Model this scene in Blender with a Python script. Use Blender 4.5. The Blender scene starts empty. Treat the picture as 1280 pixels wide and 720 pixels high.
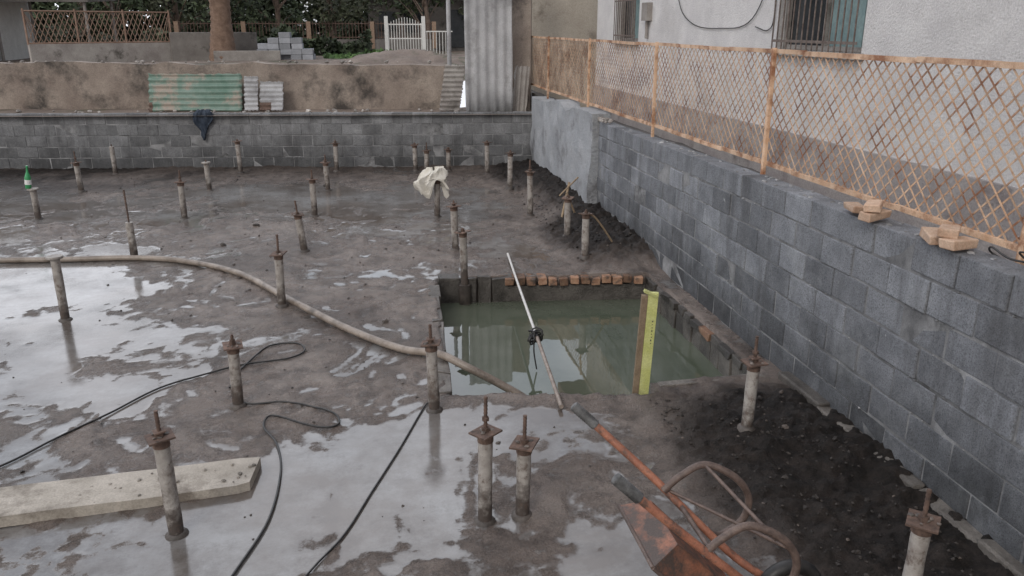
import bpy, math, random
import numpy as np
from mathutils import Vector, Matrix, Euler
R=random.Random(7)
rng=np.random.RandomState(3)
SC=bpy.context.scene

# ------------------------------------------------------------ helpers
class G:
    def __init__(s): s.v=[];s.f=[];s.m=[];s.t=[];s.sm=[]
    def add(s,vs,fs,mi=0,tint=1.0,smooth=False):
        o=len(s.v); s.v+= [tuple(v) for v in vs]
        for f in fs:
            s.f.append(tuple(i+o for i in f)); s.m.append(mi); s.t.append(tint); s.sm.append(smooth)
    def box(s,c,d,rot=None,mi=0,tint=1.0,j=0.0):
        vs=[]
        for x in(-.5,.5):
            for y in(-.5,.5):
                for z in(-.5,.5):
                    p=Vector((x*d[0]+R.uniform(-j,j),y*d[1]+R.uniform(-j,j),z*d[2]+R.uniform(-j,j)))
                    if rot is not None: p=rot@p
                    vs.append(p+Vector(c))
        s.add(vs,[(0,1,3,2),(4,6,7,5),(0,4,5,1),(2,3,7,6),(0,2,6,4),(1,5,7,3)],mi,tint)
    def tube(s,pts,r,seg=8,mi=0,tint=1.0,caps=True,smooth=True):
        pts=[Vector(p) for p in pts]; n=len(pts)
        rs=r if isinstance(r,(list,tuple)) else [r]*n
        vs=[];up=None
        for i,p in enumerate(pts):
            d=(pts[min(i+1,n-1)]-pts[max(i-1,0)])
            if d.length<1e-9: d=Vector((0,0,1))
            d.normalize()
            if up is None:
                up=Vector((0,0,1)) if abs(d.z)<.9 else Vector((1,0,0))
            a=d.cross(up)
            if a.length<1e-6: a=d.cross(Vector((1,0.1,0)))
            a.normalize(); b=a.cross(d).normalized(); up=b
            for k in range(seg):
                t=2*math.pi*k/seg
                vs.append(p+a*math.cos(t)*rs[i]+b*math.sin(t)*rs[i])
        fs=[(i*seg+k,i*seg+(k+1)%seg,(i+1)*seg+(k+1)%seg,(i+1)*seg+k) for i in range(n-1) for k in range(seg)]
        s.add(vs,fs,mi,tint,smooth)
        if caps:
            s.add([vs[k] for k in range(seg)],[tuple(range(seg))[::-1]],mi,tint)
            s.add([vs[(n-1)*seg+k] for k in range(seg)],[tuple(range(seg))],mi,tint)
    def rock(s,c,r,mi=0,tint=1.0,flat=.7):
        n1,n2=6,4; vs=[]
        c=Vector(c)
        rot=Euler((R.random()*6,R.random()*6,R.random()*6)).to_matrix()
        for i in range(n2+1):
            th=math.pi*i/n2
            for k in range(n1):
                ph=2*math.pi*k/n1
                q=r*R.uniform(.7,1.25)
                p=rot@Vector((math.sin(th)*math.cos(ph)*q,math.sin(th)*math.sin(ph)*q*.8,math.cos(th)*q*.75))
                p.z*=flat; vs.append(c+p)
        fs=[(i*n1+k,i*n1+(k+1)%n1,(i+1)*n1+(k+1)%n1,(i+1)*n1+k) for i in range(n2) for k in range(n1)]
        s.add(vs,fs,mi,tint)
    def obj(s,name,mats,parent=None,bevel=0,mat_world=None):
        me=bpy.data.meshes.new(name); me.from_pydata(s.v,[],s.f)
        me.polygons.foreach_set("material_index",s.m)
        me.polygons.foreach_set("use_smooth",s.sm)
        at=me.color_attributes.new("tint",'FLOAT_COLOR','CORNER')
        arr=np.ones((len(me.loops),4),dtype=np.float32)
        i=0
        for p,t in zip(me.polygons,s.t):
            n=p.loop_total
            arr[i:i+n,:3]=t
            i+=n
        at.data.foreach_set("color",arr.ravel())
        for m in mats: me.materials.append(m)
        o=bpy.data.objects.new(name,me); SC.collection.objects.link(o)
        if bevel:
            b=o.modifiers.new("bevel",'BEVEL'); b.width=bevel; b.segments=2; b.limit_method='ANGLE'
        if parent: o.parent=parent
        me.update()
        return o
def empty(name):
    e=bpy.data.objects.new(name,None); SC.collection.objects.link(e); return e
def smooth_path(pts,n=8):
    pts=[Vector(p) for p in pts]; out=[]
    P=[pts[0]*2-pts[1]]+pts+[pts[-1]*2-pts[-2]]
    for i in range(1,len(P)-2):
        p0,p1,p2,p3=P[i-1:i+3]
        for k in range(n):
            t=k/n
            out.append(.5*((2*p1)+(-p0+p2)*t+(2*p0-5*p1+4*p2-p3)*t*t+(-p0+3*p1-3*p2+p3)*t**3))
    out.append(pts[-1]); return out

# ------------------------------------------------------------ numpy noise
TB=rng.uniform(-1,1,(8,256,256))
def vn(x,y,s=0):
    x=x+s*17.3;y=y-s*9.1
    ix=np.floor(x).astype(int);iy=np.floor(y).astype(int);fx=x-ix;fy=y-iy
    fx=fx*fx*(3-2*fx);fy=fy*fy*(3-2*fy);T=TB[s%8]
    a=T[ix&255,iy&255];b=T[(ix+1)&255,iy&255];c=T[ix&255,(iy+1)&255];d=T[(ix+1)&255,(iy+1)&255]
    return (a*(1-fx)+b*fx)*(1-fy)+(c*(1-fx)+d*fx)*fy
def fbm(x,y,s=0,o=4,g=.5):
    r=0;a=1
    for i in range(o):
        r=r+a*vn(x,y,s+i); x,y=(x*.8-y*.6)*2.03,(x*.6+y*.8)*2.03; a*=g
    return r

# ------------------------------------------------------------ materials
def nt(name):
    m=bpy.data.materials.new(name); m.use_nodes=True; t=m.node_tree
    return m,t,t.nodes,t.links,t.nodes["Principled BSDF"]
def N(t,typ,**k):
    n=t.nodes.new(typ)
    for a,b in k.items(): setattr(n,a,b)
    return n
def noise(t,vec,sc,det=6,rough=.6):
    n=N(t,"ShaderNodeTexNoise"); n.inputs["Scale"].default_value=sc;n.inputs["Detail"].default_value=det;n.inputs["Roughness"].default_value=rough
    t.links.new(vec,n.inputs["Vector"]); return n.outputs["Fac"]
def ramp(t,fac,stops):
    r=N(t,"ShaderNodeValToRGB"); e=r.color_ramp.elements
    while len(e)<len(stops): e.new(.5)
    for i,(p,c) in enumerate(stops):
        e[i].position=p; e[i].color=(c,c,c,1) if not isinstance(c,tuple) else (*c,1)
    t.links.new(fac,r.inputs[0]); return r.outputs[0]
def mix(t,fac,a,b,mode='MIX'):
    n=N(t,"ShaderNodeMix",data_type='RGBA',blend_type=mode)
    for s,i in ((fac,0),(a,6),(b,7)):
        if isinstance(s,(int,float)): n.inputs[i].default_value=s
        elif isinstance(s,tuple): n.inputs[i].default_value=(*s,1)
        else: t.links.new(s,n.inputs[i])
    return n.outputs[2]
def mth(t,op,a,b=0.0,clamp=False):
    n=N(t,"ShaderNodeMath",operation=op); n.use_clamp=clamp
    for s,i in ((a,0),(b,1)):
        if isinstance(s,(int,float)): n.inputs[i].default_value=s
        else: t.links.new(s,n.inputs[i])
    return n.outputs[0]
def mrange(t,v,a,b,c=0.0,d=1.0):
    n=N(t,"ShaderNodeMapRange"); t.links.new(v,n.inputs[0])
    for i,x in ((1,a),(2,b),(3,c),(4,d)): n.inputs[i].default_value=x
    return n.outputs[0]
def bump(t,b,h,strength=.4,dist=.01):
    n=N(t,"ShaderNodeBump"); n.inputs["Distance"].default_value=dist
    if isinstance(strength,(int,float)): n.inputs["Strength"].default_value=strength
    else: t.links.new(strength,n.inputs["Strength"])
    t.links.new(h,n.inputs["Height"]); t.links.new(n.outputs[0],b.inputs["Normal"])
def coord(t): return N(t,"ShaderNodeTexCoord").outputs["Object"]
def zc(t):
    s=N(t,"ShaderNodeSeparateXYZ"); t.links.new(coord(t),s.inputs[0]); return s.outputs
def generic(name,c1,c2,sc=6,rough=.8,bsc=60,bs=.35,bd=.008,c3=None,s3=2.0,t3=(.55,.68),tint=True,metal=0,lo=.35,hi=.65):
    m,t,n,l,b=nt(name); v=coord(t)
    col=mix(t,ramp(t,noise(t,v,sc,8,.65),[(lo,0.),(hi,1.)]),c1,c2)
    if c3: col=mix(t,ramp(t,noise(t,v,s3,6,.7),[(t3[0],0.),(t3[1],1.)]),col,c3)
    fine=ramp(t,noise(t,v,bsc*1.7,3,.7),[(.3,.78),(.7,1.15)])
    col=mix(t,1.0,col,fine,'MULTIPLY')
    if tint:
        a=N(t,"ShaderNodeVertexColor",layer_name="tint"); col=mix(t,1.0,col,a.outputs[0],'MULTIPLY')
    l.new(col,b.inputs["Base Color"]); b.inputs["Roughness"].default_value=rough; b.inputs["Metallic"].default_value=metal
    bump(t,b,noise(t,v,bsc,6,.7),bs,bd)
    return m

def block_mat(name,dark=(.125,.13,.14),light=(.235,.24,.255),damp_lo=.5):
    m,t,n,l,b=nt(name); v=coord(t)
    col=mix(t,ramp(t,noise(t,v,3,8,.7),[(.3,0.),(.7,1.)]),dark,light)
    pit=ramp(t,noise(t,v,95,4,.8),[(.34,.3),(.48,1.),(.75,1.35)])
    col=mix(t,.9,col,pit,'MULTIPLY')
    a=N(t,"ShaderNodeVertexColor",layer_name="tint"); col=mix(t,1.0,col,a.outputs[0],'MULTIPLY')
    eff=ramp(t,noise(t,v,1.6,8,.75),[(.55,0.),(.7,.45)])
    col=mix(t,eff,col,(.38,.39,.4))
    drip=ramp(t,noise(t,v,4.5,7,.8),[(.66,0.),(.70,.8)])
    col=mix(t,drip,col,(.55,.55,.55))
    # vertical run stains
    mp=N(t,"ShaderNodeMapping"); mp.inputs["Scale"].default_value=(3.2,3.2,.45); l.new(v,mp.inputs[0])
    st=ramp(t,noise(t,mp.outputs[0],1.0,9,.75),[(.48,0.),(.66,.6)])
    col=mix(t,st,col,(.07,.068,.07))
    z=zc(t)
    dz=mrange(t,mth(t,'ADD',z[2],mth(t,'MULTIPLY',mth(t,'SUBTRACT',noise(t,v,2.5,6,.7),.5),1.4)),0.05,.75,damp_lo,1.0)
    col=mix(t,1.0,col,dz,'MULTIPLY')
    l.new(col,b.inputs["Base Color"]); b.inputs["Roughness"].default_value=.9
    h=mth(t,'ADD',noise(t,v,110,4,.8),mth(t,'MULTIPLY',noise(t,v,25,4,.6),1.2))
    bump(t,b,h,.85,.01); return m
M_block=block_mat("concrete_block",(.14,.147,.163),(.285,.295,.318),.36)
M_blockB=block_mat("concrete_block_old",(.15,.152,.16),(.29,.293,.3),.5)
M_mortar=generic("mortar",(.13,.13,.135),(.34,.34,.345),sc=4,bsc=70,c3=(.07,.07,.07),s3=2.5)
M_plaster=generic("rough_render",(.36,.375,.4),(.5,.51,.53),sc=3,bsc=28,bs=1,bd=.035,c3=(.2,.2,.21),s3=1.5,t3=(.5,.66))
M_oldplaster=generic("old_brown_plaster",(.22,.175,.148),(.37,.31,.262),sc=1.6,bsc=25,bs=.6,bd=.02,c3=(.065,.055,.048),s3=1.1,t3=(.5,.66))
M_base=generic("mossy_base_plaster",(.07,.066,.062),(.15,.137,.128),sc=2.5,bsc=25,bs=.7,bd=.02)
M_stucco=generic("white_roughcast",(.68,.66,.66),(.82,.8,.79),sc=2,bsc=38,bs=1,bd=.025,c3=(.5,.48,.47),s3=.8,t3=(.52,.8))
M_stuccoG=generic("grey_roughcast",(.34,.31,.31),(.47,.44,.43),sc=2,bsc=38,bs=.9,bd=.02,c3=(.2,.17,.17),s3=1.3)
M_rust=generic("rusty_steel",(.08,.052,.041),(.18,.115,.088),sc=25,bsc=120,rough=.8,c3=(.05,.038,.033),s3=18)
M_cream=generic("cream_paint_rusting",(.55,.34,.21),(.72,.52,.37),sc=7,bsc=90,rough=.6,c3=(.27,.12,.06),s3=3.2,t3=(.47,.6))
M_asb=generic("asbestos_sheet",(.36,.36,.37),(.52,.52,.53),sc=2,bsc=40,c3=(.15,.14,.14),s3=1.2,t3=(.5,.72))
M_green=generic("green_painted_sheet",(.11,.2,.155),(.22,.3,.255),sc=3,bsc=40,rough=.5,c3=(.36,.3,.25),s3=2.2,t3=(.5,.62))
M_brick=generic("clay_brick",(.3,.15,.09),(.42,.26,.17),sc=15,bsc=60,c3=(.1,.075,.06),s3=8,t3=(.48,.6))
M_tanbrick=generic("tan_brick",(.5,.32,.22),(.63,.46,.34),sc=15,bsc=60)
M_hose=generic("muddy_hose",(.17,.135,.11),(.34,.285,.24),sc=7,bsc=60,rough=.4,bs=.2,c3=(.1,.08,.065),s3=4)
M_black=generic("black_rubber",(.012,.012,.013),(.04,.037,.035),sc=20,bsc=60,rough=.45,bs=.1)
M_wood=generic("wood",(.28,.2,.13),(.4,.3,.2),sc=20,bsc=60)
M_plank=generic("cement_plank",(.36,.32,.27),(.5,.45,.39),sc=5,bsc=50,c3=(.2,.17,.14),s3=3,t3=(.5,.65))
M_alu=generic("aluminium_pole",(.6,.58,.56),(.75,.73,.7),sc=15,bsc=60,rough=.35,bs=.1)
M_pole2=generic("muddy_pole",(.2,.16,.13),(.34,.28,.24),sc=15,bsc=60,rough=.5,bs=.1)
M_lime=generic("lime_board",(.5,.52,.16),(.64,.65,.28),sc=8,bsc=60,rough=.55,c3=(.3,.3,.15),s3=5,t3=(.52,.72))
M_orange=generic("orange_paint_worn",(.25,.1,.06),(.36,.16,.1),sc=9,bsc=70,rough=.55,c3=(.085,.063,.054),s3=5,t3=(.42,.56))
M_orange2=generic("orange_tube_paint",(.33,.13,.08),(.46,.2,.125),sc=14,bsc=70,rough=.5,c3=(.15,.09,.07),s3=12,t3=(.5,.62))
M_tubegrey=generic("rusty_tube",(.085,.06,.051),(.19,.135,.112),sc=20,bsc=80,rough=.5)
M_white=generic("white_paint",(.7,.7,.68),(.8,.8,.78),sc=3,bsc=30)
M_roof=generic("roof_tile",(.2,.09,.06),(.28,.14,.1),sc=10,bsc=30)
M_bag=generic("woven_bag",(.6,.56,.48),(.76,.73,.67),sc=6,bsc=90,rough=.6,c3=(.3,.25,.2),s3=5,t3=(.58,.7))
M_cloth=generic("dark_cloth",(.02,.03,.05),(.05,.065,.09),sc=9,bsc=90,rough=.9)
M_blueglass=generic("dark_window",(.03,.035,.04),(.06,.065,.07),sc=2,bsc=10,rough=.12,bs=.02)
M_teal=generic("teal_curtain",(.16,.25,.26),(.25,.35,.35),sc=5,bsc=10,rough=.5,bs=.02)
M_trunk=generic("bark",(.11,.08,.06),(.2,.15,.12),sc=6,bsc=25,bs=.8,bd=.03)
M_dirt=generic("dirt",(.15,.115,.095),(.27,.215,.18),sc=1.2,bsc=20,bs=.8,bd=.03,c3=(.06,.07,.03),s3=.5,t3=(.52,.62))
M_conc=generic("weathered_concrete",(.25,.225,.21),(.38,.355,.33),sc=2,bsc=30,c3=(.1,.09,.08),s3=1.5)
M_wet=generic("wet_muddy_concrete",(.05,.043,.038),(.15,.135,.12),sc=5,bsc=40,bs=.8,bd=.02,rough=.35)
M_bottle=generic("green_glass",(.03,.25,.09),(.05,.32,.12),sc=3,bsc=10,rough=.12,bs=.02)
M_rubble=generic("mud_rubble",(.04,.033,.029),(.12,.1,.088),sc=8,bsc=60,rough=.55)
M_soilclod=generic("dark_soil_clod",(.016,.0125,.011),(.055,.044,.037),sc=14,bsc=60,rough=.7)
def pipe_mat():
    m,t,n,l,b=nt("pipe_coating"); v=coord(t)
    col=mix(t,ramp(t,noise(t,v,12,7,.7),[(.35,0.),(.65,1.)]),(.25,.222,.2),(.43,.4,.37))
    z=zc(t)
    zz=mth(t,'ADD',z[2],mth(t,'MULTIPLY',mth(t,'SUBTRACT',noise(t,v,12,5,.7),.5),.6))
    col=mix(t,ramp(t,zz,[(.08,1.),(.28,0.)]),col,(.075,.06,.052))
    col=mix(t,ramp(t,noise(t,v,18,6,.75),[(.52,0.),(.63,.8)]),col,(.12,.085,.068))
    l.new(col,b.inputs["Base Color"]); b.inputs["Roughness"].default_value=.6
    bump(t,b,noise(t,v,60,5),.5,.008); return m
M_pipe=pipe_mat()
def leaf_mat(name,a,bb):
    m,t,n,l,b=nt(name); v=coord(t)
    col=mix(t,ramp(t,noise(t,v,1.2,4),[(.35,0.),(.65,1.)]),a,bb)
    at=N(t,"ShaderNodeVertexColor",layer_name="tint"); col=mix(t,1.0,col,at.outputs[0],'MULTIPLY')
    l.new(col,b.inputs["Base Color"]); b.inputs["Roughness"].default_value=.7; return m
M_leaf=leaf_mat("foliage",(.03,.045,.02),(.065,.085,.04))
M_leaf2=leaf_mat("foliage_olive",(.05,.06,.03),(.09,.1,.055))

def ground_mat():
    m,t,n,l,b=nt("wet_mud_slab"); v=coord(t)
    s=N(t,"ShaderNodeVertexColor",layer_name="soil"); sp=N(t,"ShaderNodeSeparateColor"); l.new(s.outputs[0],sp.inputs[0])
    soilf=sp.outputs[0]
    d=mth(t,'DIVIDE',mth(t,'SUBTRACT',sp.outputs[1],.5),5.0)
    d=mth(t,'ADD',d,mth(t,'MULTIPLY',mth(t,'SUBTRACT',noise(t,v,7,10,.8),.5),.034))
    wet=mrange(t,d,.0028,-.0028)
    damp=mrange(t,d,.02,.001)
    mud=mix(t,ramp(t,noise(t,v,1.1,8,.7),[(.35,0.),(.62,1.)]),(.17,.129,.108),(.28,.23,.2))
    mud=mix(t,ramp(t,noise(t,v,5.5,9,.78),[(.49,0.),(.62,.85)]),mud,(.068,.05,.042))
    mud=mix(t,ramp(t,noise(t,v,11,8,.8),[(.56,0.),(.66,.7)]),mud,(.36,.335,.315))
    mud=mix(t,mth(t,'MULTIPLY',damp,.45),mud,(.062,.048,.041))
    film=mix(t,ramp(t,noise(t,v,.7,9,.7),[(.42,0.),(.6,1.)]),(.125,.104,.09),(.25,.246,.243))
    film=mix(t,ramp(t,noise(t,v,3.5,9,.8),[(.48,0.),(.64,.7)]),film,(.095,.079,.069))
    film=mix(t,mrange(t,d,-.014,-.0,1.0,.6),(.07,.057,.049),film)
    col=mix(t,wet,mud,film)
    soil=mix(t,ramp(t,noise(t,v,9,9,.8),[(.42,0.),(.68,1.)]),(.009,.007,.006),(.042,.032,.027))
    col=mix(t,soilf,col,soil)
    fine=ramp(t,noise(t,v,70,4,.75),[(.3,.65),(.7,1.25)]); 
    col=mix(t,mrange(t,wet,0,1,1,.2),col,mix(t,1.0,col,fine,'MULTIPLY'))
    l.new(col,b.inputs["Base Color"])
    r=ramp(t,noise(t,v,3,8,.7),[(.38,.18),(.6,.45)])
    r=mth(t,'MULTIPLY',r,mrange(t,damp,0,1,1,.6))
    fr=ramp(t,noise(t,v,2.6,8,.75),[(.42,.04),(.62,.17)])
    r=mth(t,'ADD',mth(t,'MULTIPLY',r,mth(t,'SUBTRACT',1.0,wet)),mth(t,'MULTIPLY',wet,fr))
    r=mth(t,'ADD',r,mth(t,'MULTIPLY',soilf,.3),True)
    l.new(r,b.inputs["Roughness"])
    l.new(mrange(t,wet,0,1,1.5,1.72),b.inputs["IOR"])
    l.new(mrange(t,soilf,0,1,.5,.25),b.inputs["Specular IOR Level"])
    h=mth(t,'ADD',noise(t,v,16,10,.8),mth(t,'MULTIPLY',noise(t,v,80,4,.7),.3))
    bump(t,b,h,mrange(t,wet,0,1,.9,.02),.03); return m
M_ground=ground_mat()
def water_mat(name,c,rough,bsc,bs):
    m,t,n,l,b=nt(name); v=coord(t)
    col=mix(t,ramp(t,noise(t,v,1.1,6,.65),[(.35,0.),(.65,1.)]),c[0],c[1])
    l.new(col,b.inputs["Base Color"]); b.inputs["Roughness"].default_value=rough
    b.inputs["IOR"].default_value=1.75
    bump(t,b,noise(t,v,bsc,3,.5),bs,.003); return m
M_pitwater=water_mat("murky_water",((.075,.09,.063),(.118,.13,.098)),.015,3,.25)

# ------------------------------------------------------------ ground slab grid
xs=np.arange(-9,3.42,.03)
ys=[1.0]
while ys[-1]<17.8:
    ys.append(ys[-1]+(.02+.0028*max(0,ys[-1]-3)))
ys=np.array(ys)
X,Yg=np.meshgrid(xs,ys)
def sig(a): return 1/(1+np.exp(-a))
wx=X+.3*fbm(X*.9,Yg*.9,1,4); wy=Yg+.3*fbm(X*.9,Yg*.9,4,4)
h=.0075+.010*fbm(wx*.55,wy*.55,0,3)+.014*fbm(wx*1.7,wy*1.7,2,5,.68)+.007*fbm(wx*8,wy*8,5,3,.6)-.0055*sig((Yg-9.5)*1.5)
def gs(cx,cy,rx,ry,a): 
    return a*np.exp(-(((wx-cx)/rx)**2+((wy-cy)/ry)**2))
for p in [(-2.9,7.3,1.5,1.5,.018),(-4.0,9.3,1.2,.8,.018),(-1.9,5.3,.8,.6,.01),(-.4,4.3,.9,.6,.013),(0.1,9.0,.6,.3,.018),(.5,4.9,.5,.55,.013),
          (1.5,4.95,.6,.25,.016),(-1.5,13.3,2.5,.7,.014),(1.7,12.4,.7,.7,.016),(-5,12.5,1.5,.8,.012),(1.0,3.3,.6,.4,.01),(-3,3.4,1.3,.5,.012),(.3,5.5,.3,.25,.012)]:
    h=h-gs(*p)
for p in [(-.3,7.5,.8,.5,.018),(.15,6.3,.35,.6,.01),(.1,3.55,.3,.2,.02),(-.3,10.3,1.2,.6,.008),(-2.2,11.2,1.8,.5,.008),(-.9,6.0,.5,.35,.008)]:
    h=h+gs(*p)
for i in range(420):
    cx,cy=R.uniform(-5,2.9),R.uniform(2.6,14); th=R.uniform(-1.2,1.2)+math.pi/2
    ca,sa=math.cos(th),math.sin(th)
    i0=np.searchsorted(ys,cy-.3);i1=np.searchsorted(ys,cy+.3); j0=max(0,int((cx+9-.3)/.03));j1=min(len(xs),int((cx+9+.3)/.03))
    dx=X[i0:i1,j0:j1]-cx;dy=Yg[i0:i1,j0:j1]-cy
    a_=(dx*ca+dy*sa)/.13;b_=(-dx*sa+dy*ca)/.052
    r2=a_*a_+b_*b_
    h[i0:i1,j0:j1]+= -R.uniform(.005,.013)*np.exp(-r2**1.6)+.004*np.exp(-((np.sqrt(r2)-1.5)/.35)**2)
soil=sig((X-1.95-.25*fbm(X*1.5,Yg*1.5,3,3)+.12*(Yg-4))*9)*sig((5.3-Yg)*8)
soil2=sig((X-2.35-.35*fbm(X*1.2,Yg*1.2,6,3))*6)*sig((Yg-8.75)*7)*sig((16-Yg)*2)
soil3=.6*sig((Yg-15.2-.4*fbm(X,Yg,2,2))*3)
S=np.clip(soil+soil2+soil3,0,1)
clod=np.abs(fbm(X*7,Yg*7,2,4,.6))
h=h+soil*(.02+.045*clod+.05*np.clip(fbm(X*1.3,Yg*1.3,5,2),0,1))+soil2*(.04+.06*clod+.14*sig((X-2.7)*6))+soil3*(.02+.03*clod)
patch=np.clip(fbm(wx*.8+3,wy*.8,6,4)*1.6-.35,0,1); S=np.clip(S+.35*patch,0,1)
jx=.02*fbm(Yg*3,X*3,2,2); jy=.02*fbm(X*3,Yg*3,1,2)
def yfront(x): return np.where(x<2.08,5.62-.19*(x-.53),5.52)
xl=.53+(Yg-5.55)*.052+jx; yb=8.66-(X-.69)*.125+jy
din=np.minimum(np.minimum(X-xl,3.07-X),np.minimum(yb-Yg,Yg-yfront(X)-jy))
rim=np.exp(-np.clip(-din,0,9)/.09)
h=h+rim*.01
Z=np.where(din<0,np.maximum(h,0),-.85)
nx,ny=len(xs),len(ys)
co=np.stack([X,Yg,Z],-1).reshape(-1,3)
idx=np.arange(nx*ny).reshape(ny,nx)
F=np.stack([idx[:-1,:-1],idx[:-1,1:],idx[1:,1:],idx[1:,:-1]],-1).reshape(-1,4)
ext=[(-80,-60,0),(-9,-60,0),(-9,1.0,0),(-80,1.0,0),(3.42,-60,0),(3.42,1.0,0),(-80,17.8,0),(-9,17.8,0)]
n0=len(co); co=np.vstack([co,np.array([(a,b,.005) for a,b,_ in ext])])
F=np.vstack([F,np.array([(n0,n0+1,n0+2,n0+3),(n0+1,n0+4,n0+5,n0+2),(n0+3,n0+2,n0+7,n0+6)])])
me=bpy.data.meshes.new("ground"); me.vertices.add(len(co)); me.vertices.foreach_set("co",co.astype(np.float32).ravel())
me.loops.add(F.size); me.loops.foreach_set("vertex_index",F.astype(np.int32).ravel())
me.polygons.add(len(F)); me.polygons.foreach_set("loop_start",np.arange(0,F.size,4,dtype=np.int32)); me.polygons.foreach_set("loop_total",np.full(len(F),4,dtype=np.int32))
me.update(calc_edges=True); me.polygons.foreach_set("use_smooth",np.ones(len(F),dtype=bool))
at=me.color_attributes.new("soil",'FLOAT_COLOR','POINT')
c=np.zeros((len(co),4),dtype=np.float32); c[:n0,0]=S.ravel(); c[:n0,1]=np.clip(.5+h.ravel()*5,0,1); c[n0:,1]=.56; c[:,3]=1; at.data.foreach_set("color",c.ravel())
me.materials.append(M_ground)
go=bpy.data.objects.new("ground",me); SC.collection.objects.link(go)
def gh(x,y):
    i=min(max(int(round((x+9)/.03)),0),nx-1); j=int(np.clip(np.searchsorted(ys,y),0,ny-1)); return float(Z[j,i])
g=G()
def q(g,x0,y0,x1,y1,z): g.add([(x0,y0,z),(x1,y0,z),(x1,y1,z),(x0,y1,z)],[(0,1,2,3)])
q(g,.4,5.2,3.2,8.8,-.28); g.obj("pit_water",[M_pitwater])

# pit lining
g=G()
def yback(x): return 8.66-(x-.69)*.125
x=.72
while x<1.5:
    w=R.uniform(.16,.26); g.box((x+w/2,yback(x)+.02,-.19+R.uniform(-.02,.0)),(w-.01,.14,.42),None,0,R.uniform(.5,.9),.015); x+=w
x=1.46
while x<3.02:
    g.box((x+.06,yback(x)+.03,-.035+R.uniform(-.012,.006)),(.1+R.uniform(-.006,.008),.2,.085),Euler((R.uniform(-.05,.05),R.uniform(-.05,.05),-.12+R.uniform(-.08,.08))).to_matrix(),1,R.uniform(.4,1.15),.007); x+=.121
g.box((2.26,yback(2.26)+.045,-.28),(1.62,.12,.38),Euler((0,0,-.124)).to_matrix(),0,.9,.01)
y=5.65
while y<8.4:
    w=R.uniform(.25,.5); xx=.53+(y-5.55)*.052
    g.box((xx-.03,y+w/2,-.175),(.11,w-.01,.39),Euler((0,0,-.052)).to_matrix(),0,R.uniform(1.0,1.7),.015); y+=w
y=5.6
while y<8.3:
    w=R.uniform(.18,.26); g.box((3.1,y+w/2,-.2),(.1+R.uniform(-.02,.02),w-.015,.22),None,0,R.uniform(.6,1.1),.012)
    g.box((3.11+R.uniform(-.02,.01),y+w/2,-.05),(.13,w-.02,.07),Euler((0,0,R.uniform(-.1,.1))).to_matrix(),R.choice([1,0,0,0]),R.uniform(.4,.9),.012); y+=w
g.box((2.6,5.49,-.02),(.9,.1,.1),Euler((0,0,.03)).to_matrix(),0,1.7,.012)
g.obj("pit_lining",[M_wet,M_brick],bevel=.008)

# ------------------------------------------------------------ block walls
def blockwall(name,org,dirv,length,courses,mat,thick,zs,bh=.2,bl=.4):
    d=Vector((dirv[0],dirv[1],0)).normalized(); n=Vector((d.y,-d.x,0))
    rot=Matrix((d,n,Vector((0,0,1)))).transposed()
    g=G(); gm=G()
    o=Vector((org[0],org[1],0))
    for k in range(courses):
        s=-(bl/2 if k%2 else 0)
        while s<length:
            a=max(s,0)+.005; b=min(s+bl,length)-.005
            if b-a>.06:
                m=(a+b)/2; sc=zs(m)
                zc_=(k+.5)*(bh+.01)*sc
                c=o+d*m+n*(thick/2+R.uniform(-.007,.007))+Vector((0,0,zc_+R.uniform(-.003,.003)))
                g.box(c,(b-a-R.uniform(0,.006),thick,bh*sc-.004),rot@Euler((R.uniform(-.01,.01),R.uniform(-.006,.006),R.uniform(-.008,.008))).to_matrix(),0,R.uniform(.7,1.25),.003)
            s+=bl
    seg=int(length/1.0)+1
    for i in range(seg):
        a=length*i/seg;b=length*(i+1)/seg; m=(a+b)/2
        hh=courses*(bh+.01)*min(zs(a),zs(b))-.012
        c=o+d*m+n*(thick/2)+Vector((0,0,hh/2-.05))
        gm.box(c,(b-a+.0,thick-.014,hh+.1),rot,0,R.uniform(.8,1.1))
    for i in range(int(length*16)):
        k=R.randrange(1,courses); s=R.uniform(.1,length-.1); sc=zs(s)
        c=o+d*s+n*(.004)+Vector((0,0,k*(bh+.01)*sc))
        gm.rock(c,R.uniform(.005,.015),0,R.uniform(.8,1.5),.6)
    for i in range(int(length*10)):
        s=R.uniform(.05,length-.05); c=o+d*s+n*R.uniform(.02,thick-.02)+Vector((0,0,courses*(bh+.01)*zs(s)-.006))
        gm.rock(c,R.uniform(.008,.03),0,R.uniform(.8,1.6),.5)
    e=empty(name)
    g.obj("blocks",[mat],e,bevel=.007); gm.obj("mortar_joints",[M_mortar],e)
    return e
blockwall("concrete_block_wall",(3.15,-1.0),(.0145,1),12.4,7,M_block,.2,lambda s:(1.55-.0135*(s-1))/1.47)
bd=Vector((-10.48,1.5,0)).normalized()
blockwall("concrete_block_wall",(3.3,16.0),(bd.x,bd.y),14.5,5,M_blockB,.2,lambda s:1.03)
g=G(); y=-1
while y<5.4:
    w=R.uniform(.3,.7); w=min(w,5.45-y) if 5.45-y>.05 else .1
    g.box((3.13+.0145*y+R.uniform(-.015,.01),y+w/2,.01),(.1,w,.12+R.uniform(-.035,.02)),Euler((0,R.uniform(-.1,.1),0)).to_matrix(),0,R.uniform(.6,1.5),.018); y+=w+.001
g.obj("wall_footing",[M_wet],bevel=.015)
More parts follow.
